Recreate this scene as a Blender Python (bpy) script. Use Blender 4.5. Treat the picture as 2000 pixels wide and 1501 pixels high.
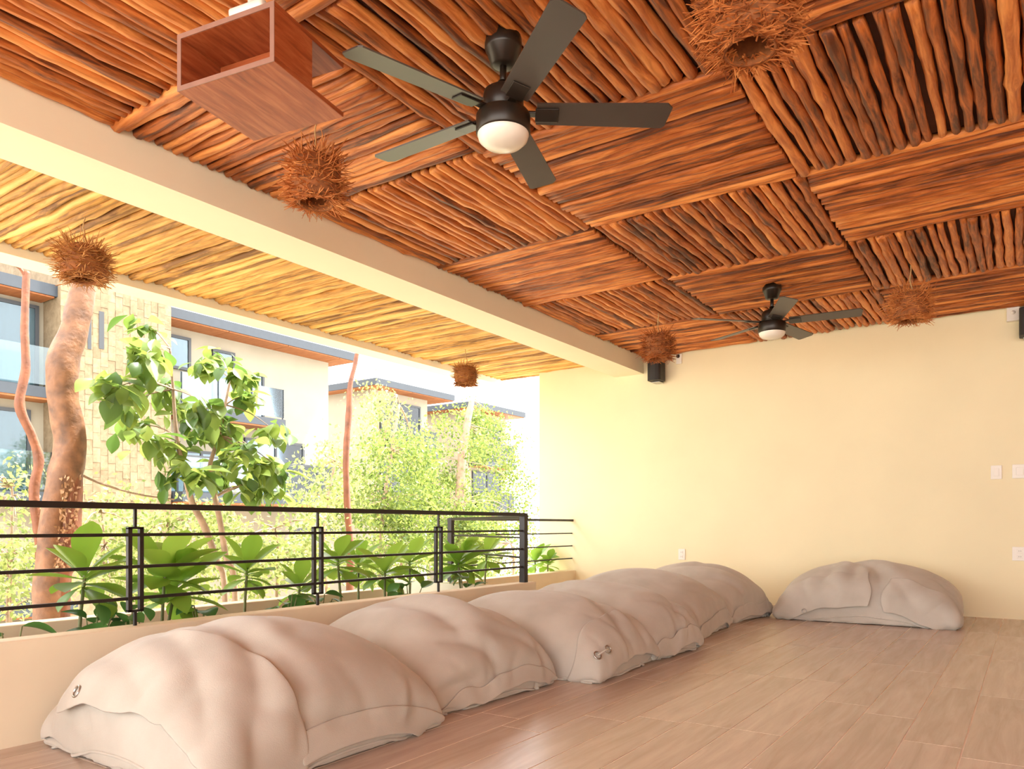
import bpy, bmesh, math, random
import numpy as np
from mathutils import Vector, Matrix, noise

for o in list(bpy.data.objects): bpy.data.objects.remove(o)
SC = bpy.context.scene
COL = SC.collection
R = math.radians

# ------------------------------------------------------------------ camera, sky, sun, exposure
F_PX, HOR, YAW, CAM_H = 1478.0, 1026.0, R(34.5), 0.84
cam_d = bpy.data.cameras.new('camera'); cam = bpy.data.objects.new('camera', cam_d); COL.objects.link(cam)
cam_d.sensor_width = 36; cam_d.lens = 36*F_PX/2000
cam_d.shift_y = (HOR-750.5)/2000
cam_d.clip_start = .05; cam_d.clip_end = 400
cam.location = (0, 0, CAM_H); cam.rotation_euler = (R(90), 0, YAW)
SC.camera = cam

world = bpy.data.worlds.new('hazy_sky'); SC.world = world; world.use_nodes = True
bg = world.node_tree.nodes['Background']
bg.inputs['Color'].default_value = (1.0, .985, .96, 1); bg.inputs['Strength'].default_value = 1.0

sun_d = bpy.data.lights.new('sun', 'SUN'); sun = bpy.data.objects.new('sun', sun_d); COL.objects.link(sun)
sun_d.energy = 3.0; sun_d.angle = R(2.5); sun_d.color = (1, .95, .86)
_d = Vector((.20, .64, 1.15)).normalized()
sun.rotation_euler = _d.to_track_quat('Z', 'Y').to_euler()

vs = SC.view_settings
vs.view_transform = 'Standard'; vs.look = 'None'; vs.gamma = 1; vs.use_curve_mapping = False
vs.exposure = 2.75
SC.cycles.max_bounces = 14; SC.cycles.diffuse_bounces = 8; SC.cycles.transparent_max_bounces = 16

# ------------------------------------------------------------------ measuring helper (real positions from photo measurements)
FW = Vector((-math.sin(YAW), math.cos(YAW), 0)); RT = Vector((math.cos(YAW), math.sin(YAW), 0))
def ray(u, v): return FW + RT*((u-1000)/F_PX) + Vector((0, 0, (HOR-v)/F_PX))
def at(u, v, X=None, Y=None, Z=None, t=None):
    d = ray(u, v)
    if X is not None: t = X/d.x
    elif Y is not None: t = Y/d.y
    elif Z is not None: t = (Z-CAM_H)/d.z
    return d*t + Vector((0, 0, CAM_H))

# ------------------------------------------------------------------ builders
def tag(o, label=None, cat=None, group=None, kind=None):
    if label: o['label'] = label
    if cat: o['category'] = cat
    if group: o['group'] = group
    if kind: o['kind'] = kind
    return o
def link(name, me, parent=None, mat=None, loc=None, rot=None):
    o = bpy.data.objects.new(name, me); COL.objects.link(o)
    if parent: o.parent = parent
    if mat and me is not None and not me.materials: me.materials.append(mat)
    if loc is not None: o.location = loc
    if rot is not None: o.rotation_euler = rot
    return o
def empty(name, loc=(0, 0, 0), rz=0):
    o = bpy.data.objects.new(name, None); COL.objects.link(o)
    o.location = loc; o.rotation_euler = (0, 0, rz); o.empty_display_size = .1
    return o
class MB:
    def __init__(s): s.v = []; s.f = []
    def add(s, vs, fs):
        n = len(s.v); s.v += [tuple(p) for p in vs]; s.f += [tuple(i+n for i in f) for f in fs]; return s
    def box(s, x0, x1, y0, y1, z0, z1, M=None):
        p = [Vector(q) for q in ((x0,y0,z0),(x1,y0,z0),(x1,y1,z0),(x0,y1,z0),(x0,y0,z1),(x1,y0,z1),(x1,y1,z1),(x0,y1,z1))]
        if M: p = [M @ q for q in p]
        return s.add(p, [(0,3,2,1),(4,5,6,7),(0,1,5,4),(1,2,6,5),(2,3,7,6),(3,0,4,7)])
    def lathe(s, prof, n=32, M=None, cap0=True, cap1=True):
        vs = []
        for (r, z) in prof:
            for k in range(n):
                a = 2*math.pi*k/n; q = Vector((r*math.cos(a), r*math.sin(a), z)); vs.append(M @ q if M else q)
        fs = []
        for i in range(len(prof)-1):
            for k in range(n):
                a = i*n+k; b = i*n+(k+1) % n; fs.append((a, b, b+n, a+n))
        if cap0: fs.append(tuple(range(n))[::-1])
        if cap1: fs.append(tuple((len(prof)-1)*n+k for k in range(n)))
        return s.add(vs, fs)
    def tube(s, pts, rad, n=8, caps=True, rough=0, seed=0):
        pts = [Vector(p) for p in pts]
        if not isinstance(rad, (list, tuple)): rad = [rad]*len(pts)
        vs = []; up = Vector((.13, .21, .97))
        prev = None
        for i, p in enumerate(pts):
            d = (pts[min(i+1, len(pts)-1)] - pts[max(i-1, 0)])
            if d.length < 1e-9: d = Vector((0, 0, 1))
            d.normalize()
            a = d.cross(prev if prev is not None else (up if abs(d.dot(up)) < .95 else Vector((1, 0, 0))))
            if prev is not None: a = prev - d*prev.dot(d)
            if a.length < 1e-6: a = d.orthogonal()
            a.normalize(); b = d.cross(a); prev = a
            for k in range(n):
                an = 2*math.pi*k/n; r = rad[i]
                if rough: r *= 1+rough*noise.noise(Vector((p.x*7+seed, p.y*7+k*.9, p.z*5)))
                vs.append(p + a*math.cos(an)*r + b*math.sin(an)*r)
        fs = []
        for i in range(len(pts)-1):
            for k in range(n):
                q = i*n+k; w = i*n+(k+1) % n; fs.append((q, w, w+n, q+n))
        if caps:
            fs.append(tuple(range(n))[::-1]); fs.append(tuple((len(pts)-1)*n+k for k in range(n)))
        return s.add(vs, fs)
    def mesh(s, name, smooth=False):
        me = bpy.data.meshes.new(name); me.from_pydata(s.v, [], s.f); me.update()
        if smooth: me.polygons.foreach_set('use_smooth', [True]*len(me.polygons))
        return me
    def build(s, name, mat, parent=None, smooth=False, loc=None, rot=None, bevel=0):
        o = link(name, s.mesh(name, smooth), parent, mat, loc, rot)
        if bevel:
            m = o.modifiers.new('b', 'BEVEL'); m.width = bevel; m.segments = 2; m.limit_method = 'ANGLE'
        return o
def smooth_path(pts, n=6):
    """Catmull-Rom through (Vector, radius) pairs"""
    P = [(Vector(p), r) for p, r in pts]; out = []
    for i in range(len(P)-1):
        p0 = P[max(i-1, 0)]; p1 = P[i]; p2 = P[i+1]; p3 = P[min(i+2, len(P)-1)]
        for k in range(n):
            t = k/n
            q = .5*((2*p1[0]) + (p2[0]-p0[0])*t + (2*p0[0]-5*p1[0]+4*p2[0]-p3[0])*t*t + (3*p1[0]-p0[0]-3*p2[0]+p3[0])*t**3)
            out.append((q, p1[1]*(1-t)+p2[1]*t))
    out.append(P[-1]); return [o[0] for o in out], [o[1] for o in out]

# ------------------------------------------------------------------ materials
def nodes(name):
    m = bpy.data.materials.new(name); m.use_nodes = True; nt = m.node_tree
    return m, nt, nt.nodes['Principled BSDF']
def plain(name, col, rough=.6, metal=0, spec=.5, var=0, vscale=6, bump=0, bscale=60):
    m, nt, b = nodes(name)
    b.inputs['Base Color'].default_value = (*col, 1); b.inputs['Roughness'].default_value = rough
    b.inputs['Metallic'].default_value = metal; b.inputs['Specular IOR Level'].default_value = spec
    tc = nt.nodes.new('ShaderNodeTexCoord')
    if var:
        n = nt.nodes.new('ShaderNodeTexNoise'); n.inputs['Scale'].default_value = vscale; n.inputs['Detail'].default_value = 6
        r = nt.nodes.new('ShaderNodeValToRGB')
        r.color_ramp.elements[0].position = .3; r.color_ramp.elements[1].position = .7
        r.color_ramp.elements[0].color = tuple(c*(1-var) for c in col)+(1,); r.color_ramp.elements[1].color = tuple(min(1, c*(1+var*.6)) for c in col)+(1,)
        nt.links.new(tc.outputs['Object'], n.inputs['Vector']); nt.links.new(n.outputs['Fac'], r.inputs['Fac']); nt.links.new(r.outputs['Color'], b.inputs['Base Color'])
    if bump:
        n2 = nt.nodes.new('ShaderNodeTexNoise'); n2.inputs['Scale'].default_value = bscale; n2.inputs['Detail'].default_value = 4
        bp = nt.nodes.new('ShaderNodeBump'); bp.inputs['Strength'].default_value = bump; bp.inputs['Distance'].default_value = .01
        nt.links.new(tc.outputs['Object'], n2.inputs['Vector']); nt.links.new(n2.outputs['Fac'], bp.inputs['Height']); nt.links.new(bp.outputs['Normal'], b.inputs['Normal'])
    return m
def grain(name, dark, mid, light, stretch=(1.2, 14, 14), rough=.55, objvar=.35, spec=.4, bump=.3, tint=None):
    """wood whose grain runs along local X, with a different tone for every object"""
    m, nt, b = nodes(name); L = nt.links.new
    tc = nt.nodes.new('ShaderNodeTexCoord'); oi = nt.nodes.new('ShaderNodeObjectInfo')
    mp = nt.nodes.new('ShaderNodeMapping'); mp.inputs['Scale'].default_value = stretch
    ad = nt.nodes.new('ShaderNodeVectorMath'); ad.operation = 'ADD'
    sc = nt.nodes.new('ShaderNodeVectorMath'); sc.operation = 'SCALE'; sc.inputs[0].default_value = (37, 91, 53)
    L(oi.outputs['Random'], sc.inputs['Scale']); L(tc.outputs['Object'], mp.inputs['Vector']); L(mp.outputs['Vector'], ad.inputs[0]); L(sc.outputs['Vector'], ad.inputs[1])
    n = nt.nodes.new('ShaderNodeTexNoise'); n.inputs['Scale'].default_value = 2.2; n.inputs['Detail'].default_value = 8; n.inputs['Roughness'].default_value = .62; n.inputs['Distortion'].default_value = .6
    L(ad.outputs['Vector'], n.inputs['Vector'])
    r = nt.nodes.new('ShaderNodeValToRGB'); e = r.color_ramp.elements
    e[0].position = .28; e[0].color = (*dark, 1); e[1].position = .74; e[1].color = (*light, 1); x = e.new(.5); x.color = (*mid, 1)
    mth = nt.nodes.new('ShaderNodeMath'); mth.operation = 'MULTIPLY_ADD'; mth.inputs[1].default_value = objvar; 
    sb = nt.nodes.new('ShaderNodeMath'); sb.operation = 'SUBTRACT'; sb.inputs[1].default_value = objvar*.5
    L(oi.outputs['Random'], mth.inputs[0]); L(n.outputs['Fac'], sb.inputs[0]); L(sb.outputs[0], mth.inputs[2]); L(mth.outputs[0], r.inputs['Fac'])
    L(r.outputs['Color'], b.inputs['Base Color'])
    b.inputs['Roughness'].default_value = rough; b.inputs['Specular IOR Level'].default_value = spec
    if bump:
        bp = nt.nodes.new('ShaderNodeBump'); bp.inputs['Strength'].default_value = bump; bp.inputs['Distance'].default_value = .006
        L(n.outputs['Fac'], bp.inputs['Height']); L(bp.outputs['Normal'], b.inputs['Normal'])
    return m
def leafmat(name, c0, c1, trans=.45, rough=.4):
    m, nt, b = nodes(name); L = nt.links.new
    oi = nt.nodes.new('ShaderNodeObjectInfo'); tc = nt.nodes.new('ShaderNodeTexCoord'); ge = nt.nodes.new('ShaderNodeNewGeometry')
    n = nt.nodes.new('ShaderNodeMath'); n.operation = 'ADD'
    n2 = nt.nodes.new('ShaderNodeMath'); n2.operation = 'FRACT'
    L(oi.outputs['Random'], n.inputs[0]); L(ge.outputs['Random Per Island'], n.inputs[1]); L(n.outputs[0], n2.inputs[0])
    mx = nt.nodes.new('ShaderNodeMix'); mx.data_type = 'RGBA'; mx.inputs[6].default_value = (*c0, 1); mx.inputs[7].default_value = (*c1, 1)
    L(n2.outputs[0], mx.inputs[0]); L(mx.outputs[2], b.inputs['Base Color']); b.inputs['Roughness'].default_value = rough
    tr = nt.nodes.new('ShaderNodeBsdfTranslucent'); hs = nt.nodes.new('ShaderNodeHueSaturation'); hs.inputs['Value'].default_value = 1.5; hs.inputs['Hue'].default_value = .48
    L(mx.outputs[2], hs.inputs['Color']); L(hs.outputs['Color'], tr.inputs['Color'])
    ms = nt.nodes.new('ShaderNodeMixShader'); ms.inputs[0].default_value = trans
    out = nt.nodes['Material Output']; L(b.outputs[0], ms.inputs[1]); L(tr.outputs[0], ms.inputs[2]); L(ms.outputs[0], out.inputs['Surface'])
    return m
def glassmat(name, tint=(.85, .93, .95)):
    m, nt, b = nodes(name); L = nt.links.new
    g = nt.nodes.new('ShaderNodeBsdfGlossy'); g.inputs['Roughness'].default_value = .03; g.inputs['Color'].default_value = (.9, .95, 1, 1)
    t = nt.nodes.new('ShaderNodeBsdfTransparent'); t.inputs['Color'].default_value = (*tint, 1)
    fr = nt.nodes.new('ShaderNodeFresnel'); fr.inputs['IOR'].default_value = 1.6
    ms = nt.nodes.new('ShaderNodeMixShader'); L(fr.outputs[0], ms.inputs[0]); L(t.outputs[0], ms.inputs[1]); L(g.outputs[0], ms.inputs[2])
    L(ms.outputs[0], nt.nodes['Material Output'].inputs['Surface']); return m
def fabricmat():
    m, nt, b = nodes('canvas'); L = nt.links.new
    tc = nt.nodes.new('ShaderNodeTexCoord')
    w = nt.nodes.new('ShaderNodeTexNoise'); w.inputs['Scale'].default_value = 260; w.inputs['Detail'].default_value = 2
    n = nt.nodes.new('ShaderNodeTexNoise'); n.inputs['Scale'].default_value = 5; n.inputs['Detail'].default_value = 5
    r = nt.nodes.new('ShaderNodeValToRGB'); e = r.color_ramp.elements
    e[0].position = .3; e[0].color = (.46, .42, .36, 1); e[1].position = .7; e[1].color = (.55, .505, .44, 1)
    L(tc.outputs['Object'], w.inputs['Vector']); L(tc.outputs['Object'], n.inputs['Vector']); L(n.outputs['Fac'], r.inputs['Fac']); L(r.outputs['Color'], b.inputs['Base Color'])
    bp = nt.nodes.new('ShaderNodeBump'); bp.inputs['Strength'].default_value = .25; bp.inputs['Distance'].default_value = .003
    L(w.outputs['Fac'], bp.inputs['Height']); L(bp.outputs['Normal'], b.inputs['Normal'])
    b.inputs['Roughness'].default_value = .92; b.inputs['Sheen Weight'].default_value = .25; b.inputs['Specular IOR Level'].default_value = .15
    return m
M = dict(
    wall=plain('cream_plaster', (.86, .765, .515), .75, var=.03, vscale=2, bump=.04, bscale=120, spec=.25),
    beam=plain('beam_plaster', (.84, .77, .58), .7, var=.02, vscale=3, spec=.25),
    parapet=plain('planter_plaster', (.84, .75, .57), .75, var=.04, vscale=3, spec=.25),
    backing=plain('ceiling_backing', (.10, .035, .015), .9, var=.3),
    grout=plain('grout', (.90, .82, .70), .8, var=.05),
    plank=grain('plank_tile', (.46, .36, .29), (.54, .435, .36), (.62, .51, .43), (.8, 9, 9), .27, .25, .5, .02),
    stick=grain('peeled_stick', (.11, .026, .006), (.50, .135, .024), (.84, .33, .085), (1.4, 16, 16), .5, .34, .45, .5),
    stick_out=grain('daylit_stick', (.20, .085, .022), (.62, .31, .072), (.86, .52, .17), (1.2, 14, 14), .55, .36, .35, .5),  # yellower copy of the sticks: outdoor daylight put into the colour
    boxwood=grain('red_varnished_wood', (.16, .03, .009), (.33, .075, .022), (.48, .15, .055), (2, 16, 16), .42, .12, .35, .05),
    boxedge=plain('worn_board_edge', (.30, .16, .12), .45, var=.12, vscale=14),
    twig=grain('nest_twig', (.20, .05, .012), (.44, .135, .03), (.70, .30, .09), (6, 6, 6), .7, .2, .3, 0),
    nest_core=plain('nest_core', (.30, .10, .028), .85, var=.4, vscale=40),
    twig_out=grain('dry_nest_twig', (.16, .06, .014), (.36, .14, .035), (.55, .26, .08), (6, 6, 6), .7, .2, .3, 0),
    cord=plain('jute_cord', (.55, .36, .16), .9, var=.2, vscale=60),
    bronze=plain('dark_bronze', (.022, .014, .009), .35, .3, .5),
    blade=plain('fan_blade_brown', (.05, .038, .03), .42, 0, 1.0, var=.1, vscale=10),
    opal=plain('opal_glass', (.82, .76, .66), .25, 0, .5),
    iron=plain('black_iron', (.018, .012, .011), .42, .2, .5),
    canvas=fabricmat(),
    canvas_in=plain('inner_liner', (.36, .29, .22), .9, var=.06),
    steel=plain('ring_steel', (.5, .48, .45), .3, 1),
    white=plain('white_plastic', (.84, .80, .72), .4),
    grey=plain('grey_plastic', (.4, .38, .34), .5),
    black=plain('speaker_black', (.018, .015, .014), .55, bump=.2, bscale=400),
    soil=plain('soil', (.07, .045, .028), .95, var=.4, vscale=20, bump=.6),
    leaf=leafmat('plumeria_leaf', (.13, .28, .03), (.24, .42, .06), .42, .38),
    leaf_big=leafmat('broad_leaf', (.05, .115, .02), (.20, .28, .055), .45, .4),
    leaf_small=leafmat('fine_leaf', (.05, .10, .015), (.22, .28, .06), .5, .5),
    leaf_pale=leafmat('pale_leaf', (.10, .15, .035), (.32, .37, .12), .5, .5),
    leaf_low=leafmat('philodendron_leaf', (.04, .13, .03), (.09, .22, .05), .3, .35),
    stem=plain('green_stem', (.16, .17, .06), .6, var=.2, vscale=20),
    bark=plain('copper_bark', (.19, .082, .035), .6, var=.5, vscale=9, bump=.8, bscale=18),
    bark_red=plain('red_bark', (.19, .06, .023), .6, var=.4, vscale=8, bump=.6, bscale=24),
    bark_pale=plain('pale_bark', (.30, .20, .13), .7, var=.35, vscale=8, bump=.6, bscale=24),
    flake=plain('bark_flake', (.36, .19, .09), .6, var=.3, vscale=12),
    stucco=plain('grey_beige_stucco', (.28, .245, .185), .85, var=.09, vscale=.9, bump=.1, bscale=30),
    stone=grain('stone_tile', (.15, .108, .064), (.20, .147, .09), (.25, .19, .122), (3, 3, 3), .85, .2, .2, .15),
    fascia=plain('slate_fascia', (.026, .034, .046), .55, var=.08),
    soffit=grain('timber_soffit', (.2, .062, .018), (.26, .09, .028), (.32, .125, .042), (1, 6, 6), .6, .2, .3, 0),
    frame=plain('dark_window_frame', (.03, .033, .038), .45),
    glass=glassmat('window_glass', (.62, .70, .74)),
    glass_rail=glassmat('balustrade_glass', (.80, .90, .92)),
    curtain=plain('sheer_curtain', (.5, .5, .47), .9),
    ground=plain('garden_ground', (.45, .40, .30), .95, var=.3, vscale=2),
)

# ------------------------------------------------------------------ setting
Y_B, Z_C = 8.15, 2.82                       # back wall, underside level of the sticks
X_BEAM, X_BEAM2 = -3.735, -4.10
X_EDGE, X_OUT = -5.85, -6.09
X_P, X_PO = -3.19, -4.65                    # planter inner face, outer wall
Y_END = 4.98                                # where the near planter wall stops
X_R, Y_N = 5.6, -3.6                        # far side of the room, open end behind

w = MB().box(-5.18, X_R, Y_B, Y_B+.2, -.3, 3.05).build('wall_back', M['wall'])
tag(w, 'smooth cream plaster wall at the end of the terrace', 'wall', kind='structure')
w = MB().box(X_R, X_R+.2, Y_N, Y_B+.2, -.3, 3.05).build('wall_right_added', M['wall'])  # unseen wall, added to cut the light coming from the right
tag(w, 'unseen cream plaster side wall added to hold back light', 'wall', kind='structure')
c = MB().box(X_OUT, X_R+.2, Y_N, 8.35, Z_C+.045, Z_C+.30).build('ceiling', M['backing'])
tag(c, 'ceiling covered with square panels of peeled orange sticks laid in a basket weave', 'ceiling', kind='structure')
b = MB().box(X_BEAM2, X_BEAM, Y_N, Y_B, 2.61, 2.875).build('trim_1', M['beam'])
tag(b, 'cream ceiling beam dividing the two stick ceilings', 'beam', kind='structure')
b = MB().box(X_OUT, X_EDGE, Y_N, 8.35, 2.722, 3.14).build('trim_2', M['beam'])
tag(b, 'thin cream edge beam along the outer rim of the roof', 'beam', kind='structure')

# floor: base slab as grout bed, plank tiles as children
fl = MB().box(X_PO, X_R, -8, Y_B, -.30, -.0012).build('floor', M['grout'])
tag(fl, 'floor of brown wood-look plank tiles with pale grout lines', 'floor', kind='structure')
rng = random.Random(4)
PW, PL = .203, 1.22
plank_me = {}
def plank_mesh(L):
    k = round(L, 2)
    if k not in plank_me:
        g = .0032
        bm = bmesh.new(); bmesh.ops.create_cube(bm, size=1)
        for v in bm.verts: v.co = Vector((v.co.x*(k-2*g), v.co.y*(PW-2*g), v.co.z*.008))
        me = bpy.data.meshes.new('plank'); bm.to_mesh(me); bm.free(); me.materials.append(M['plank']); plank_me[k] = me
    return plank_me[k]
for i in range(-23, 7):
    xc = -.012 + PW*(i+.5)
    off = (rng.random()*PL) if True else 0
    y = -.8 - off
    ymin = -.8
    if xc < X_P-.05: ymin = Y_END
    while y < Y_B:
        y0, y1 = max(y, ymin), min(y+PL, Y_B)
        if y1-y0 > .06 and not (xc-PW/2 < X_PO):
            link('plank', plank_mesh(y1-y0), fl, None, (xc, (y0+y1)/2, -.004), (0, 0, R(90)))
        y += PL

# planter: low inner wall, return wall, outer wall, soil
w = MB().box(X_P-.11, X_P, Y_N, Y_END, -.02, .402).build('wall_left', M['parapet'], bevel=.006)
tag(w, 'low cream planter wall behind the row of floor cushions', 'wall', kind='structure')
w = MB().box(X_PO, X_P-.11, Y_END-.11, Y_END, -.02, .36).build('wall_planter_end', M['parapet'], bevel=.006)
tag(w, 'short cream wall closing the end of the planter', 'wall', kind='structure')
w = MB().box(X_PO-.14, X_PO, Y_N, Y_B+.2, -2.4, .29).build('wall_left_outer', M['parapet'], bevel=.006)
tag(w, 'outer cream planter wall running to the end wall of the terrace', 'wall', kind='structure')
s = MB()
ny, nx = 90, 14
vs_ = [(X_PO+.002 + (X_P-.114-X_PO)*i/nx, Y_N+(Y_END-.114-Y_N)*j/ny, .10+.05*noise.noise(Vector((i*.7, j*.7, 3)))) for j in range(ny+1) for i in range(nx+1)]
fs_ = [(j*(nx+1)+i, j*(nx+1)+i+1, (j+1)*(nx+1)+i+1, (j+1)*(nx+1)+i) for j in range(ny) for i in range(nx)]
so = s.add(vs_, fs_).build('planter_soil', M['soil'], smooth=True)
tag(so, 'dark soil filling the planter behind the low wall', 'soil', kind='stuff')
g = MB().box(-60, X_PO-.14, -30, 70, -2.5, -2.3).build('ground', M['ground'])
tag(g, 'garden ground between the terrace and the apartment buildings', 'ground', kind='structure')

# ------------------------------------------------------------------ stick ceilings
def stick_mesh(L, r, seed, n=8, m=16):
    rg = random.Random(seed); ph = [rg.random()*50 for _ in range(4)]
    knots = [(rg.random(), rg.uniform(.08, .28)) for _ in range(rg.randint(1, 4))]
    pts, rad = [], []
    for i in range(m+1):
        s = i/m; x = (s-.5)*L
        dy = .011*noise.noise(Vector((s*3.2, ph[0], 0))) + .005*noise.noise(Vector((s*9, ph[1], 0)))
        dz = .010*noise.noise(Vector((s*3.2, ph[2], 7)))
        q = r*(1.06-.24*s)*(1+.16*noise.noise(Vector((s*7, ph[3], 1))))
        for (ks, ka) in knots: q *= 1+ka*math.exp(-((s-ks)/.03)**2)
        pts.append((x, dy, dz)); rad.append(q)
    return MB().tube(pts, rad, n, rough=.10, seed=seed).mesh('stick', True)
SV = [stick_mesh(1.0*1.30, .0285*random.Random(k).uniform(.85, 1.15), 100+k) for k in range(22)]
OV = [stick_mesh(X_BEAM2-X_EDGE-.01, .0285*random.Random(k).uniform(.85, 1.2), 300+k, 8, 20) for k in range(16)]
for me in SV: me.materials.append(M['stick'])
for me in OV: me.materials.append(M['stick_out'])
XS = [X_BEAM, -2.40, -1.07, .26, 1.59, 2.92, 4.25, 5.58]
YS = [-2.99, -1.755, -.52, .715, 1.95, 3.18, 4.41, 5.65, 6.88, 8.12]
rng = random.Random(11)
extra = MB()
def put_stick(parent, me, loc, rz, sx, flip, roll, sy=(1, 1)):
    o = bpy.data.objects.new('stick', me); COL.objects.link(o); o.parent = parent
    o.location = loc; o.rotation_euler = (roll, 0, rz + (math.pi if flip else 0)); o.scale = (sx, *sy)
for i in range(len(XS)-1):
    for j in range(len(YS)-1):
        jj = j-3
        xo = (i+jj) % 2 == 1
        x0, x1, y0, y1 = XS[i], XS[i+1], YS[j], YS[j+1]
        inview = i <= 2 and jj >= 0 and not (i == 1 and jj < 1) and not (i == 2 and jj < 1)
        W, L = ((y1-y0), (x1-x0)) if xo else ((x1-x0), (y1-y0))
        n = 22 if not xo else 24
        pan = None
        if inview:
            pan = link('stick_panel', MB().box(x0+.008, x1-.008, y0+.008, y1-.008, Z_C+.022, Z_C+.044).mesh('stick_panel'), c, M['backing'])
        for k in range(n):
            p = (k+.5)/n*W + rng.uniform(-.006, .006)
            me = SV[rng.randrange(len(SV))]
            sx = (L-.012+rng.uniform(-.03, .0))/1.30
            z = Z_C + rng.uniform(-.008, .006)
            if xo: loc = ((x0+x1)/2, y0+p, z); rz = rng.uniform(-.008, .008)
            else: loc = (x0+p, (y0+y1)/2, z); rz = math.pi/2+rng.uniform(-.008, .008)
            fl_, ro = rng.random() < .5, rng.uniform(0, 6.28)
            if inview: put_stick(pan, me, loc, rz, sx, fl_, ro, (.9, .9) if xo else (1, 1))
            else:
                mt = Matrix.Translation(loc) @ Matrix.Rotation(rz, 4, 'Z') @ Matrix.Rotation(ro, 4, 'X') @ Matrix.Diagonal((sx, 1, 1, 1))
                extra.add([mt @ v.co for v in me.vertices], [tuple(q.vertices) for q in me.polygons])
ex = extra.build('stick_field', M['stick'], c, True); ex['kind'] = 'stuff'
# outer strip: all sticks run across
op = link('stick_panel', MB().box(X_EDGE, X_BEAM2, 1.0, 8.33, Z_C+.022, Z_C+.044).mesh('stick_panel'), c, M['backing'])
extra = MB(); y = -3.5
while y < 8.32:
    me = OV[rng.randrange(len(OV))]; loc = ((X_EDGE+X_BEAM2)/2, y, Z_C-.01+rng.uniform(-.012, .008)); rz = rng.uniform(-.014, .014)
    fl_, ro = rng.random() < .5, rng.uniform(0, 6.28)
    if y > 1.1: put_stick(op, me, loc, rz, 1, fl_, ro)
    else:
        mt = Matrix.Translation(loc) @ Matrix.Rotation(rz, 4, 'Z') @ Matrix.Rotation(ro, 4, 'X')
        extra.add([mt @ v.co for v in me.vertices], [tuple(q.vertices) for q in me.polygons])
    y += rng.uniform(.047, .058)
ex = extra.build('stick_field', M['stick_out'], c, True); ex['kind'] = 'stuff'

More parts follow.
